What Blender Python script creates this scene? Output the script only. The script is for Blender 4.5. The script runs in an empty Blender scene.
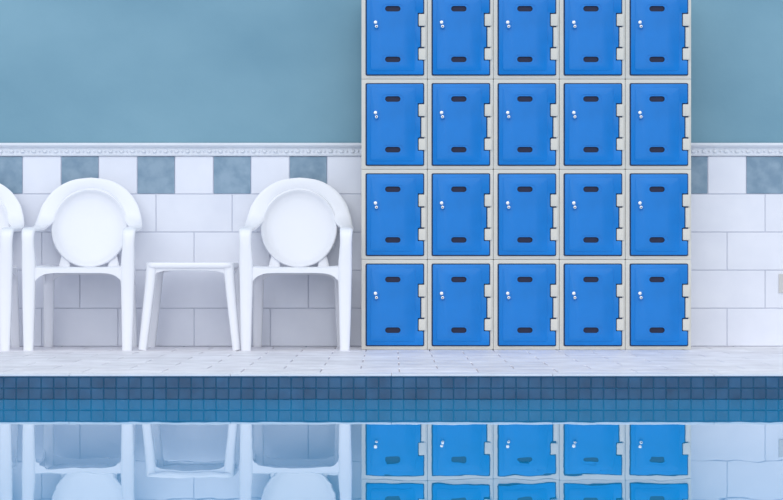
import bpy, bmesh, math, random
from mathutils import Vector, Matrix
random.seed(4)
scene = bpy.context.scene
scene.view_settings.view_transform = 'Standard'
scene.view_settings.look = 'None'
F = 2460.0; HC = 0.42; YH = 261.0
def PX(px, d): return (px-391.5)*d/F
def PZ(py, d): return HC + (YH-py)*d/F
WALL_Y = 12.1; LOCK_Y = 11.65; EDGE_Y = 9.15; WATER_Z = -0.0945
XL, XR = -6.0, 6.0

def lin(c):
    return tuple(((v/255)/12.92 if v/255 <= .04045 else (((v/255)+.055)/1.055)**2.4) for v in c)+(1,)

# ---------------------------------------------------------------- materials
def newmat(name):
    m = bpy.data.materials.new(name); m.use_nodes = True
    nt = m.node_tree
    return m, nt, nt.nodes['Principled BSDF']
def mat_plain(name, col, rough=.5, noise=0.0, nscale=8, spec=.5, metal=0, bump=0, detail=4):
    m, nt, b = newmat(name)
    b.inputs['Roughness'].default_value = rough
    b.inputs['Metallic'].default_value = metal
    b.inputs['Specular IOR Level'].default_value = spec
    c = lin(col)
    tc = nt.nodes.new('ShaderNodeTexCoord')
    n = nt.nodes.new('ShaderNodeTexNoise'); n.inputs['Scale'].default_value = nscale; n.inputs['Detail'].default_value = detail
    nt.links.new(tc.outputs['Object'], n.inputs['Vector'])
    r = nt.nodes.new('ShaderNodeValToRGB')
    r.color_ramp.elements[0].position = .3; r.color_ramp.elements[1].position = .7
    r.color_ramp.elements[0].color = tuple(v*(1-noise) for v in c[:3])+(1,)
    r.color_ramp.elements[1].color = tuple(min(1, v*(1+noise)) for v in c[:3])+(1,)
    nt.links.new(n.outputs['Fac'], r.inputs['Fac'])
    nt.links.new(r.outputs['Color'], b.inputs['Base Color'])
    if bump:
        bp = nt.nodes.new('ShaderNodeBump'); bp.inputs['Strength'].default_value = bump; bp.inputs['Distance'].default_value = .003
        nt.links.new(n.outputs['Fac'], bp.inputs['Height']); nt.links.new(bp.outputs['Normal'], b.inputs['Normal'])
    return m
def mat_tile(name, col, col2, rough=.25, nscale=9, namt=.5, varamt=.12, stretch=(1,1,1)):
    m, nt, b = newmat(name)
    b.inputs['Roughness'].default_value = rough
    tc = nt.nodes.new('ShaderNodeTexCoord'); mp = nt.nodes.new('ShaderNodeMapping'); mp.inputs['Scale'].default_value = stretch
    nt.links.new(tc.outputs['Object'], mp.inputs['Vector'])
    n = nt.nodes.new('ShaderNodeTexNoise'); n.inputs['Scale'].default_value = nscale; n.inputs['Detail'].default_value = 5
    nt.links.new(mp.outputs['Vector'], n.inputs['Vector'])
    r = nt.nodes.new('ShaderNodeValToRGB')
    r.color_ramp.elements[0].position = .5-namt*.4; r.color_ramp.elements[1].position = .5+namt*.4
    r.color_ramp.elements[0].color = lin(col); r.color_ramp.elements[1].color = lin(col2)
    nt.links.new(n.outputs['Fac'], r.inputs['Fac'])
    at = nt.nodes.new('ShaderNodeAttribute'); at.attribute_name = 'var'
    ml = nt.nodes.new('ShaderNodeMath'); ml.operation = 'MULTIPLY_ADD'
    ml.inputs[1].default_value = 2*varamt; ml.inputs[2].default_value = 1-varamt
    nt.links.new(at.outputs['Fac'], ml.inputs[0])
    mx = nt.nodes.new('ShaderNodeVectorMath'); mx.operation = 'SCALE'
    nt.links.new(r.outputs['Color'], mx.inputs[0]); nt.links.new(ml.outputs[0], mx.inputs['Scale'])
    nt.links.new(mx.outputs[0], b.inputs['Base Color'])
    return m

def mk_plaster():
    m, nt, b = newmat('plaster_blue')
    b.inputs['Roughness'].default_value = .9; b.inputs['Specular IOR Level'].default_value = .15
    tc = nt.nodes.new('ShaderNodeTexCoord')
    mp = nt.nodes.new('ShaderNodeMapping'); mp.inputs['Scale'].default_value = (1,1,1.3); nt.links.new(tc.outputs['Object'], mp.inputs['Vector'])
    n = nt.nodes.new('ShaderNodeTexNoise'); n.inputs['Scale'].default_value = 1.3; n.inputs['Detail'].default_value = 5; n.inputs['Roughness'].default_value=.5
    nt.links.new(mp.outputs['Vector'], n.inputs['Vector'])
    r = nt.nodes.new('ShaderNodeValToRGB')
    r.color_ramp.elements[0].position = .3; r.color_ramp.elements[1].position = .7
    r.color_ramp.elements[0].color = lin((116,155,174)); r.color_ramp.elements[1].color = lin((132,170,187))
    nt.links.new(n.outputs['Fac'], r.inputs['Fac']); nt.links.new(r.outputs['Color'], b.inputs['Base Color'])
    n2 = nt.nodes.new('ShaderNodeTexNoise'); n2.inputs['Scale'].default_value = 45
    nt.links.new(tc.outputs['Object'], n2.inputs['Vector'])
    bp = nt.nodes.new('ShaderNodeBump'); bp.inputs['Strength'].default_value = .12; bp.inputs['Distance'].default_value = .004
    nt.links.new(n2.outputs['Fac'], bp.inputs['Height']); nt.links.new(bp.outputs['Normal'], b.inputs['Normal'])
    return m
M_plaster = mk_plaster()
M_wtile = mat_tile('tile_white_glazed', (221,225,237), (232,235,245), .25, 5, .6, .015)
M_btile = mat_tile('tile_blue_accent', (116,145,168), (140,165,185), .4, 16, .35, .05)
M_grout = mat_plain('grout', (208,213,227), .9, .05)
M_deck = mat_tile('deck_tile', (216,214,222), (240,240,247), .45, 7, .5, .06)
M_deckgrout = mat_plain('deck_grout', (182,177,184), .9, .08, 5)
M_cope = mat_plain('coping_white', (226,229,236), .35, .05, 12)
M_ptile = mat_tile('pool_tile_blue', (16,70,106), (34,92,130), .25, 14, .5, .12)
M_pgrout = mat_plain('pool_grout', (44,104,138), .8, .05)
M_trim = mat_plain('trim_white', (220,225,234), .35, .02)
M_plastic = mat_plain('white_plastic', (234,236,243), .26, .01, 4, spec=.5)
M_frame = mat_plain('locker_frame_grey', (208,206,198), .5, .03, 6)
M_blue = mat_plain('locker_door_blue', (2,119,201), .36, .08, 6, spec=.35)
M_gapshade = mat_plain('locker_gap_shade', (18,48,84), .7, .05)  # navy colour stands in for the shade around the locker doors
M_dark = mat_plain('slot_dark', (14,24,60), .6, .05)
M_metal = mat_plain('lock_metal', (225,228,232), .25, .03, 20, metal=.6)
M_beige = mat_plain('outlet_beige', (200,200,200), .5, .03)

def obj(name, verts, faces, mats, fmat=None, smooth=False, parent=None, var=None):
    me = bpy.data.meshes.new(name); me.from_pydata([tuple(v) for v in verts], [], faces)
    for m in mats: me.materials.append(m)
    if fmat: me.polygons.foreach_set('material_index', fmat)
    if var is not None:
        a = me.attributes.new('var', 'FLOAT', 'POINT'); a.data.foreach_set('value', var)
    me.update()
    bm = bmesh.new(); bm.from_mesh(me); bmesh.ops.recalc_face_normals(bm, faces=bm.faces); bm.to_mesh(me); bm.free()
    if smooth: me.polygons.foreach_set('use_smooth', [True]*len(me.polygons))
    o = bpy.data.objects.new(name, me); scene.collection.objects.link(o)
    if parent: o.parent = parent
    return o
def empty(name, loc=(0,0,0)):
    e = bpy.data.objects.new(name, None); e.location = loc; e.empty_display_size=.1; scene.collection.objects.link(e); return e

class MB:
    def __init__(s): s.v=[]; s.f=[]; s.m=[]; s.a=[]
    def add(s, vs, fs, mi=0, a=.5):
        o=len(s.v); s.v+= [Vector(v) for v in vs]; s.f += [tuple(i+o for i in f) for f in fs]; s.m += [mi]*len(fs); s.a += [a]*len(vs)
    def tile(s, c, U, V, N, w, h, t, ch, mi=0, a=.5):
        c=Vector(c);U=Vector(U);V=Vector(V);N=Vector(N)
        vs=[]
        for (ww,hh,tt) in ((w,h,0),(w,h,t-ch),(w-2*ch,h-2*ch,t)):
            for sx,sy in ((-1,-1),(1,-1),(1,1),(-1,1)):
                vs.append(c+U*(sx*ww/2)+V*(sy*hh/2)+N*tt)
        fs=[(3,2,1,0),(8,9,10,11)]
        for k in (0,4):
            for i in range(4):
                j=(i+1)%4; fs.append((k+i,k+j,k+4+j,k+4+i))
        s.add(vs,fs,mi,a)
    def box(s, x0,x1,y0,y1,z0,z1, mi=0):
        vs=[(x0,y0,z0),(x1,y0,z0),(x1,y1,z0),(x0,y1,z0),(x0,y0,z1),(x1,y0,z1),(x1,y1,z1),(x0,y1,z1)]
        s.add(vs,[(0,3,2,1),(4,5,6,7),(0,1,5,4),(1,2,6,5),(2,3,7,6),(3,0,4,7)],mi)
    def prism(s, poly, y0, y1, ch=0, mi=0):
        n=len(poly)
        def inset(d):
            out=[]
            area=sum(poly[i][0]*poly[(i+1)%n][1]-poly[(i+1)%n][0]*poly[i][1] for i in range(n))
            sg=1 if area>0 else -1
            for i in range(n):
                p=Vector(poly[i-1]);q=Vector(poly[i]);r=Vector(poly[(i+1)%n])
                e1=(q-p).normalized(); e2=(r-q).normalized()
                n1=Vector((-e1.y,e1.x))*sg; n2=Vector((-e2.y,e2.x))*sg
                b=(n1+n2); b=b/max(.3,(1+n1.dot(n2)))
                out.append(q+b*d)
            return out
        rings=[[(p[0],y1,p[1]) for p in poly]]
        rings.append([(p[0],y0+ch,p[1]) for p in poly])
        if ch: 
            rings.append([(p[0],y0+ch*.3,p[1]) for p in inset(ch*.3)])
            rings.append([(p[0],y0,p[1]) for p in inset(ch)])
        vs=[v for r in rings for v in r]; fs=[tuple(range(n)), tuple((len(rings)-1)*n+i for i in range(n))]
        for k in range(len(rings)-1):
            for i in range(n):
                j=(i+1)%n; fs.append((k*n+i,k*n+j,(k+1)*n+j,(k+1)*n+i))
        s.add(vs,fs,mi)
    def sweep(s, pts, prof=14, sub=6, mi=0, power=3.2):
        P=[(Vector(p),Vector(a).normalized(),w,t) for p,a,w,t in pts]
        def cr(a,b,c,d,t): return .5*((2*b)+(c-a)*t+(2*a-5*b+4*c-d)*t*t+(3*b-a-3*c+d)*t*t*t)
        out=[]
        for i in range(len(P)-1):
            a=P[max(0,i-1)];b=P[i];c=P[i+1];d=P[min(len(P)-1,i+2)]
            for k in range(sub):
                t=k/sub
                out.append((cr(a[0],b[0],c[0],d[0],t), b[1].lerp(c[1],t).normalized(), b[2]+(c[2]-b[2])*t, b[3]+(c[3]-b[3])*t))
        out.append(P[-1])
        vs=[];n=prof
        for i,(p,A,w,t) in enumerate(out):
            T=(out[min(i+1,len(out)-1)][0]-out[max(i-1,0)][0]).normalized()
            A=(A-T*A.dot(T)).normalized(); B=T.cross(A)
            for k in range(n):
                th=2*math.pi*(k+.5)/n; cx=math.cos(th); sy=math.sin(th)
                ex=math.copysign(abs(cx)**(2/power),cx); ey=math.copysign(abs(sy)**(2/power),sy)
                vs.append(p+A*(ex*w)+B*(ey*t))
        fs=[tuple(range(n)), tuple((len(out)-1)*n+i for i in range(n))]
        for i in range(len(out)-1):
            for k in range(n):
                j=(k+1)%n; fs.append((i*n+k,i*n+j,(i+1)*n+j,(i+1)*n+k))
        s.add(vs,fs,mi)
    def make(s,name,mats,smooth=False,parent=None):
        return obj(name,s.v,s.f,mats,s.m,smooth,parent,s.a)

def autosmooth(o, ang=35):
    me=o.data
    me.polygons.foreach_set('use_smooth',[True]*len(me.polygons))
    me.set_sharp_from_angle(angle=math.radians(ang))

# ---------------------------------------------------------------- back wall
mb=MB(); mb.box(XL,XR,WALL_Y+.006,WALL_Y+.25,-.2,3.2)
wall=mb.make('wall_back',[M_plaster])
T=0.1872; Tp=76.1*WALL_Y/F/2
tiles=MB()
ztop=PZ(156,WALL_Y)
tiles.box(XL,XR,WALL_Y+.0,WALL_Y+.006,0,ztop+.01,2)
x0b=PX(61,WALL_Y)
g=.0032
k=-28
while True:
    xa=x0b+k*2*Tp
    if xa>XR-2*Tp: break
    if xa>XL:
        tiles.tile((xa+Tp/2,WALL_Y,ztop-T/2),(1,0,0),(0,0,1),(0,-1,0),Tp-g-.003,T-g-.002,.005,.0015,1,random.random())
        tiles.tile((xa+1.5*Tp,WALL_Y,ztop-T/2),(1,0,0),(0,0,1),(0,-1,0),Tp-g+.002,T-g,.005,.0015,0,random.random())
        for r in range(1,5):
            off=0 if r%2 else Tp
            tiles.tile((xa+Tp-off*1.0+Tp*.5,WALL_Y,ztop-T*(r+.5)),(1,0,0),(0,0,1),(0,-1,0),2*Tp-g,T-g,.005,.0015,0,random.random())
    k+=1
tiles.make('wainscot_tiles',[M_wtile,M_btile,M_grout],parent=wall)

# chair rail
zt=PZ(143,WALL_Y); zb=ztop
prof=[(0,zb),(-.012,zb),(-.014,zb+.006),(-.009,zb+.010),(-.009,zb+.036),(-.014,zb+.040),(-.024,zb+.046),(-.028,zb+.054),(-.026,zt-.003),(-.02,zt),(0,zt)]
tr=MB(); n=len(prof)
tr.add([(XL,WALL_Y+p[0],p[1]) for p in prof]+[(XR,WALL_Y+p[0],p[1]) for p in prof],
       [tuple(range(n)),tuple(range(n,2*n))]+[(i,(i+1)%n,n+(i+1)%n,n+i) for i in range(n)])
x=XL+.03; q=0
while x<XR-.03:
    zc=zb+.023; yy=WALL_Y-.009; hw=.014 if q%2==0 else .006; hh=.0115 if q%2==0 else .006
    vs=[(x+hw*math.cos(a),yy,zc+hh*math.sin(a)) for a in [i*math.pi/4 for i in range(8)]]
    vs+=[(x+hw*.5*math.cos(a),yy-.009,zc+hh*.5*math.sin(a)) for a in [i*math.pi/4 for i in range(8)]]
    tr.add(vs,[(i,(i+1)%8,8+(i+1)%8,8+i) for i in range(8)]+[tuple(range(8,16))])
    x+=.027; q+=1
o=tr.make('trim_1',[M_trim])

# ---------------------------------------------------------------- floor (deck)
dk=MB()
dk.box(XL,XR,EDGE_Y+.012,WALL_Y+.006,-1.4,-.004,1)
dk.box(XL,XR,-8,-5,-1.4,-.004,1)
dk.box(XL,XR,-5,EDGE_Y+.012,-1.4,-1.3,1)
CW=.16
ty=.30; tx=.30; y=EDGE_Y+CW; r=0
while y<WALL_Y-.01:
    h=min(ty,WALL_Y-y)
    xx=XL+(tx/2 if r%2 else 0)+.03
    while xx<XR-tx:
        dk.tile((xx+tx/2,y+h/2,-.006),(1,0,0),(0,1,0),(0,0,1),tx-.005,h-.007,.006,.0015,0,random.random()); xx+=tx
    y+=ty; r+=1
floor=dk.make('floor',[M_deck,M_deckgrout])

# ---------------------------------------------------------------- pool
pool=empty('swimming_pool',(0,0,0))
cp=MB()
x=XL; L=.6
while x<XR-.01:
    cp.sweep([((x+.001,EDGE_Y+CW/2,-.005),(0,1,0),CW/2-.003,.005),((x+L-.001,EDGE_Y+CW/2,-.005),(0,1,0),CW/2-.003,.005)],prof=24,sub=1,power=8)
    x+=L
c=cp.make('coping',[M_cope],parent=pool); autosmooth(c,50)
pt=MB(); ts=.0465; th=.0415; zs=-.0125
pt.box(XL,XR,EDGE_Y+.006,EDGE_Y+.012,-1.3,-.006,1)
pt.tile((0,EDGE_Y+.009,-.010),(1,0,0),(0,0,1),(0,-1,0),XR-XL,.005,.005,.001,0,.0)
for r in range(6):
    x=XL
    while x<XR-ts:
        pt.tile((x+ts/2,EDGE_Y+.007,zs-th*(r+.5)),(1,0,0),(0,0,1),(0,-1,0),ts-.003,th-.003,.004,.0012,0,random.random()); x+=ts
pt.make('waterline_tiles',[M_ptile,M_pgrout],parent=pool)
# water
m,nt,b=newmat('pool_water')
b.inputs['Roughness'].default_value=.0; b.inputs['IOR'].default_value=1.36
b.inputs['Base Color'].default_value=lin((0,150,208))
geo=nt.nodes.new('ShaderNodeNewGeometry')
mp=nt.nodes.new('ShaderNodeMapping'); mp.inputs['Scale'].default_value=(1,.45,1)
nt.links.new(geo.outputs['Position'],mp.inputs['Vector'])
def nz(scale,amt,prev):
    n=nt.nodes.new('ShaderNodeTexNoise'); n.inputs['Scale'].default_value=scale; n.inputs['Detail'].default_value=1
    nt.links.new(mp.outputs['Vector'],n.inputs['Vector'])
    s=nt.nodes.new('ShaderNodeVectorMath'); s.operation='SUBTRACT'; s.inputs[1].default_value=(.5,.5,.5)
    nt.links.new(n.outputs['Color'],s.inputs[0])
    k=nt.nodes.new('ShaderNodeVectorMath'); k.operation='MULTIPLY'; k.inputs[1].default_value=(amt*2,amt,0)
    nt.links.new(s.outputs[0],k.inputs[0])
    a=nt.nodes.new('ShaderNodeVectorMath'); a.operation='ADD'
    nt.links.new(prev,a.inputs[0]); nt.links.new(k.outputs[0],a.inputs[1]); return a.outputs[0]
v=nz(16,.0028,geo.outputs['Normal']); v=nz(2,.0010,v)
nm=nt.nodes.new('ShaderNodeVectorMath'); nm.operation='NORMALIZE'; nt.links.new(v,nm.inputs[0]); nt.links.new(nm.outputs[0],b.inputs['Normal'])
mb=MB(); mb.add([(XL,-5,WATER_Z),(XR,-5,WATER_Z),(XR,EDGE_Y+.006,WATER_Z),(XL,EDGE_Y+.006,WATER_Z)],[(0,1,2,3)])
mb.make('water',[m],parent=pool)

# ---------------------------------------------------------------- lockers
bank=empty('locker_bank',(PX(361.3,LOCK_Y),LOCK_Y,0))
u=LOCK_Y/F
CWD=66*u; CHT=90.2*u
def cell_pt(px,py): return (px*u, CHT-py*CHT/90)
def capsule(cx,cy,w,h,n=8):
    pts=[]
    r=h/2
    for i in range(n+1):
        a=-math.pi/2+math.pi*i/n; pts.append((cx+w/2-r+r*math.cos(a),cy+r*math.sin(a)))
    for i in range(n+1):
        a=math.pi/2+math.pi*i/n; pts.append((cx-w/2+r+r*math.cos(a),cy+r*math.sin(a)))
    return [cell_pt(*p) for p in pts]
def rrect(x0,y0,x1,y1,r=1.5,n=4):
    pts=[]
    for (cx,cy,a0) in ((x1-r,y0+r,-90),(x1-r,y1-r,0),(x0+r,y1-r,90),(x0+r,y0+r,180)):
        for i in range(n+1):
            a=math.radians(a0+90*i/n); pts.append((cx+r*math.cos(a),cy+r*math.sin(a)))
    return [cell_pt(*p) for p in pts]
bd=MB()
bd.prism(rrect(.15,.15,65.85,89.9,.8),0,.36,.002)
body=bd.make('locker_body',[M_frame]); autosmooth(body)
gp=MB(); gp.prism(rrect(4.2,4.0,62.9,86.6,1.5),-.0015,.003,0)  # flat dark plate behind the door paints its shadow outline, no real recess
gap_shade=gp.make('door_gap_shade',[M_gapshade])
outline=[(6.3,5.0),(61.2,5.0),(62,5.8),(62,23.2),(61,24.2),(56.5,24.2),(56.5,37.5),(59.0,38.3),(59.0,58),(56.5,58.8),(56.5,71.5),(61,71.5),(62,72.5),(62,84.7),(61.2,85.5),(6.3,85.5),(5.5,84.7),(5.5,5.8)]
dr=MB(); dr.prism([cell_pt(*p) for p in outline],-.011,-.0005,.0025)
door=dr.make('locker_door',[M_blue,M_dark])
pn=MB(); pn.prism(rrect(9.5,8.5,54,82,3,5),-.013,-.008,.002)
for yy in (39,44.5): pn.prism(capsule(31.5,yy,15,2.2),-.0155,-.010,.0015)
panel=pn.make('door_panel',[M_blue])
def cut(target,poly,y0,y1):
    c=MB(); c.prism(poly,y0,y1); co=c.make('cutter',[M_blue])
    md=target.modifiers.new('b','BOOLEAN'); md.operation='DIFFERENCE'; md.object=co; md.solver='EXACT'
    bpy.context.view_layer.objects.active=target
    dg=bpy.context.evaluated_depsgraph_get(); dg.update()
    me=bpy.data.meshes.new_from_object(target.evaluated_get(dg)); target.modifiers.clear(); target.data=me
    bpy.data.objects.remove(co)
for cy in (20.0,70.5):
    cut(panel,capsule(31.5,cy,22,9),-.05,-.0112)
    cut(panel,capsule(31.5,cy,15.5,5.6),-.05,.05)
    cut(door,capsule(31.5,cy,15.5,5.6),-.05,-.002)
autosmooth(panel,30); autosmooth(door,30)
ex=MB()
for cy in (20.0,70.5): ex.prism(capsule(31.5,cy,15.3,5.4),-.0025,-.001,0,0)
for (a,c_) in ((25.2,37),(59.5,70.8)):
    ex.prism(rrect(57.3,a,64.5,c_,.8),-.009,.001,.002,1)
ex.prism(rrect(60,38.4,64.5,58,.6),-.006,.001,.002,1)
def disc(mb,cx,cy,r,y0,y1,mi,n=16):
    x,z=cell_pt(cx,cy); 
    mb.prism([(x+r*u*math.cos(2*math.pi*i/n),z+r*u*math.sin(2*math.pi*i/n)) for i in range(n)],y0,y1,.001,mi)
ex.prism(rrect(12.4,31,17.6,40.8,2),-.0155,-.011,.001,2)
disc(ex,14.2,33.8,1.7,-.024,-.014,3); disc(ex,15.2,38.0,1.5,-.030,-.014,3); disc(ex,15.2,38.0,.7,-.0305,-.026,0)
extra=ex.make('fittings',[M_dark,M_frame,M_blue,M_metal]); autosmooth(extra,40)
protos=[body,gap_shade,door,panel,extra]
names=['body','door_gap_shade','door','door_panel','lock_and_hinges']
for r in range(4):
    for c in range(5):
        e=empty('locker_%d_%d'%(r+1,c+1),(c*CWD,0,r*CHT)); e.parent=bank
        for p,nn in zip(protos,names):
            o=bpy.data.objects.new(nn,p.data); scene.collection.objects.link(o); o.parent=e
for p in protos: bpy.data.objects.remove(p)

# ---------------------------------------------------------------- chair
def chair_mesh():
    mb=MB()
    half=[((-.004,.262,.798),(0,0,1),.031,.010),
          ((.085,.257,.784),(.30,0,.95),.032,.010),
          ((.154,.245,.740),(.70,0,.71),.036,.010),
          ((.194,.228,.678),(.95,0,.32),.042,.010),
          ((.213,.203,.624),(1,-.1,.1),.041,.011),
          ((.230,.150,.588),(1,0,0),.032,.012),
          ((.236,.060,.574),(1,0,0),.031,.012),
          ((.237,-.080,.570),(1,0,0),.031,.012),
          ((.237,-.190,.566),(1,0,0),.031,.012),
          ((.237,-.226,.548),(1,0,0),.030,.013),
          ((.236,-.232,.50),(1,0,0),.028,.016),
          ((.232,-.230,.38),(1,0,0),.033,.018),
          ((.232,-.236,.20),(1,0,0),.029,.017),
          ((.231,-.246,.0),(1,0,0),.023,.016)]
    mb.sweep(half,sub=6)
    mb.sweep([((-p[0],p[1],p[2]),(-a[0],a[1],a[2]),w,t) for p,a,w,t in half],sub=6)
    cz=.582; hw=.188; hh=.195; N=48
    def bp(rx,th,off):
        x=hw*rx*math.cos(th); z=cz+hh*rx*math.sin(th)
        y=.178+(z-.4)*.21-.35*x*x+off
        return Vector((x,y,z))
    prof=[(0,.022),(.25,.021),(.5,.017),(.7,.012),(.82,.006),(.89,-.001),(.93,-.009),(.96,-.011),(.985,-.008),(1.0,.0),(1.0,.010),(.9,.018),(.5,.030),(0,.034)]
    vs=[];fs=[]
    for (r,off) in prof:
        for i in range(N): vs.append(bp(max(r,.001),2*math.pi*i/N,off))
    for k in range(len(prof)-1):
        for i in range(N):
            j=(i+1)%N; fs.append((k*N+i,k*N+j,(k+1)*N+j,(k+1)*N+i))
    mb.add(vs,fs)
    nx,ny=20,18; vs=[];fs=[]
    for lay in (0,1):
        for j in range(ny+1):
            v=j/ny; y=-.236+v*.436
            for i in range(nx+1):
                s=i/nx*2-1
                w=.224-.035*v
                x=s*w
                z=.398-.016*(1-s*s)*math.sin(math.pi*min(1,v*1.05))-.012*max(0,1-v*8)**2-.006*v
                z+= .006*abs(s)**6
                vs.append((x,y,z-(.010 if lay else 0)))
    W=nx+1; O=W*(ny+1)
    for j in range(ny):
        for i in range(nx):
            a=j*W+i; fs.append((a,a+1,a+W+1,a+W)); fs.append((O+a,O+a+W,O+a+W+1,O+a+1))
    for i in range(nx):
        a=i; fs.append((a,O+a,O+a+1,a+1)); a=ny*W+i; fs.append((a,a+1,O+a+1,O+a))
    for j in range(ny):
        a=j*W; fs.append((a,a+W,O+a+W,O+a)); a=j*W+nx; fs.append((a,O+a,O+a+W,a+W))
    mb.add(vs,fs)
    def apron(axis,pos,lo,hi,ztop,depth,corner,thick):
        N=28; vs=[];fs=[]
        for i in range(N+1):
            s=i/N; c=lo+(hi-lo)*s; e=abs(2*s-1)
            zl=ztop-depth-corner*(e**7)
            for t in (-thick,thick):
                for z in (ztop,zl):
                    vs.append((c,pos+t,z) if axis=='x' else (pos+t,c,z))
        for i in range(N):
            a=i*4; b=a+4
            fs.extend([(a,b,b+1,a+1),(a+2,a+3,b+3,b+2),(a+1,b+1,b+3,a+3),(a,a+2,b+2,b)])
        fs.extend([(0,1,3,2),(N*4,N*4+2,N*4+3,N*4+1)])
        mb.add(vs,fs)
    apron('x',-.233,-.226,.226,.386,.022,.085,.006)
    apron('x',.185,-.19,.19,.382,.03,.05,.005)
    for sx in (-1,1):
        apron('y',sx*.216,-.225,.19,.388,.028,.07,.005)
        mb.sweep([((sx*.196,.178,.395),(1,0,0),.028,.016),((sx*.199,.205,.25),(1,0,0),.026,.015),((sx*.206,.245,.0),(1,0,0),.022,.014)],sub=5)
        mb.sweep([((sx*.120,.180,.385),(1,0,0),.030,.008),((sx*.116,.194,.44),(1,0,0),.020,.008),((sx*.110,.204,.475),(1,0,0),.012,.007)],sub=4)
        mb.sweep([((sx*.231,-.246,.0),(1,0,0),.024,.018),((sx*.231,-.246,.008),(1,0,0),.024,.018)],sub=1)
    return mb
cm=chair_mesh()
ch=cm.make('plastic_armchair',[M_plastic]); autosmooth(ch,40)
CY=11.785
ch.location=(PX(79.5,11.6),CY,0)
for px in (296,-42):
    o=bpy.data.objects.new('plastic_armchair.001',ch.data); scene.collection.objects.link(o); o.location=(PX(px,11.6),CY,0)
# ---------------------------------------------------------------- table
tb=MB()
def rr(w,d,r,n=6):
    pts=[]
    for cx,cy,a0 in ((w-r,-d+r,-90),(w-r,d-r,0),(-w+r,d-r,90),(-w+r,-d+r,180)):
        for i in range(n+1):
            a=math.radians(a0+90*i/n); pts.append((cx+r*math.cos(a),cy+r*math.sin(a)))
    return pts
rings=[(.180,.388),(.206,.388),(.2085,.392),(.2085,.406),(.205,.412),(.198,.4135),(.185,.411)]
vs=[];fs=[]
for w,z in rings: vs+=[(p[0],p[1],z) for p in rr(w,w,.035)]
n=28
for k in range(len(rings)-1):
    for i in range(n):
        j=(i+1)%n; fs.append((k*n+i,k*n+j,(k+1)*n+j,(k+1)*n+i))
fs.append(tuple(range(n))); fs.append(tuple((len(rings)-1)*n+i for i in range(n)))
tb.add(vs,fs)
for sx in (-1,1):
    for sy in (-1,1):
        tb.sweep([((sx*.181,sy*.178,.40),(1,0,0),.026,.024),((sx*.195,sy*.190,.25),(1,0,0),.023,.020),((sx*.222,sy*.212,0),(1,0,0),.020,.017)],sub=5)
for sgn in (-1,1):
    for ax in (0,1):
        N=24; vs=[];fs=[]
        for i in range(N+1):
            s=i/N; c=-.185+.37*s; e=abs(2*s-1); zl=.376-.035*e**6
            for t in (-.005,.005):
                for z in (.392,zl):
                    vs.append((c,sgn*.19+t,z) if ax==0 else (sgn*.19+t,c,z))
        for i in range(N):
            a=i*4;b=a+4; fs+=[(a,b,b+1,a+1),(a+2,a+3,b+3,b+2),(a+1,b+1,b+3,a+3),(a,a+2,b+2,b)]
        fs+=[(0,1,3,2),(N*4,N*4+2,N*4+3,N*4+1)]
        tb.add(vs,fs)
t=tb.make('plastic_side_table',[M_plastic]); autosmooth(t,40); t.location=(PX(190,11.6),11.79,0)

# ---------------------------------------------------------------- outlet on the wall (cut by the frame edge)
ob=MB(); xo=PX(783,WALL_Y)+.014; yo=WALL_Y-.005
def rx(x0,x1,z0,z1): return [(x0,z0),(x1,z0),(x1,z1),(x0,z1)]
ob.prism(rx(xo-.036,xo+.044,PZ(293,WALL_Y),PZ(274,WALL_Y)),yo-.006,yo,.002,0)
ob.prism(rx(xo-.010,xo+.026,PZ(290,WALL_Y),PZ(277,WALL_Y)),yo-.008,yo-.004,.001,1)
ob.make('wall_outlet',[M_beige,M_trim])

# ---------------------------------------------------------------- light
w=bpy.data.worlds.new('World'); scene.world=w; w.use_nodes=True
bg=w.node_tree.nodes['Background']; bg.inputs[0].default_value=(.86,.92,1,1); bg.inputs[1].default_value=.96
sd=bpy.data.lights.new('sun','SUN'); sd.energy=1.08; sd.angle=math.radians(70); sd.color=(1,.99,.98)
so=bpy.data.objects.new('sun',sd); scene.collection.objects.link(so)
so.rotation_euler=Vector((.08,.82,-.57)).to_track_quat('-Z','Y').to_euler(); so.location=(0,0,5)

cam=bpy.data.cameras.new('camera'); co=bpy.data.objects.new('camera',cam); scene.collection.objects.link(co)
co.location=(0,0,HC); co.rotation_euler=(math.radians(90),0,0)
cam.sensor_width=36; cam.lens=36*F/783; cam.shift_y=11/783; cam.clip_end=200
scene.camera=co
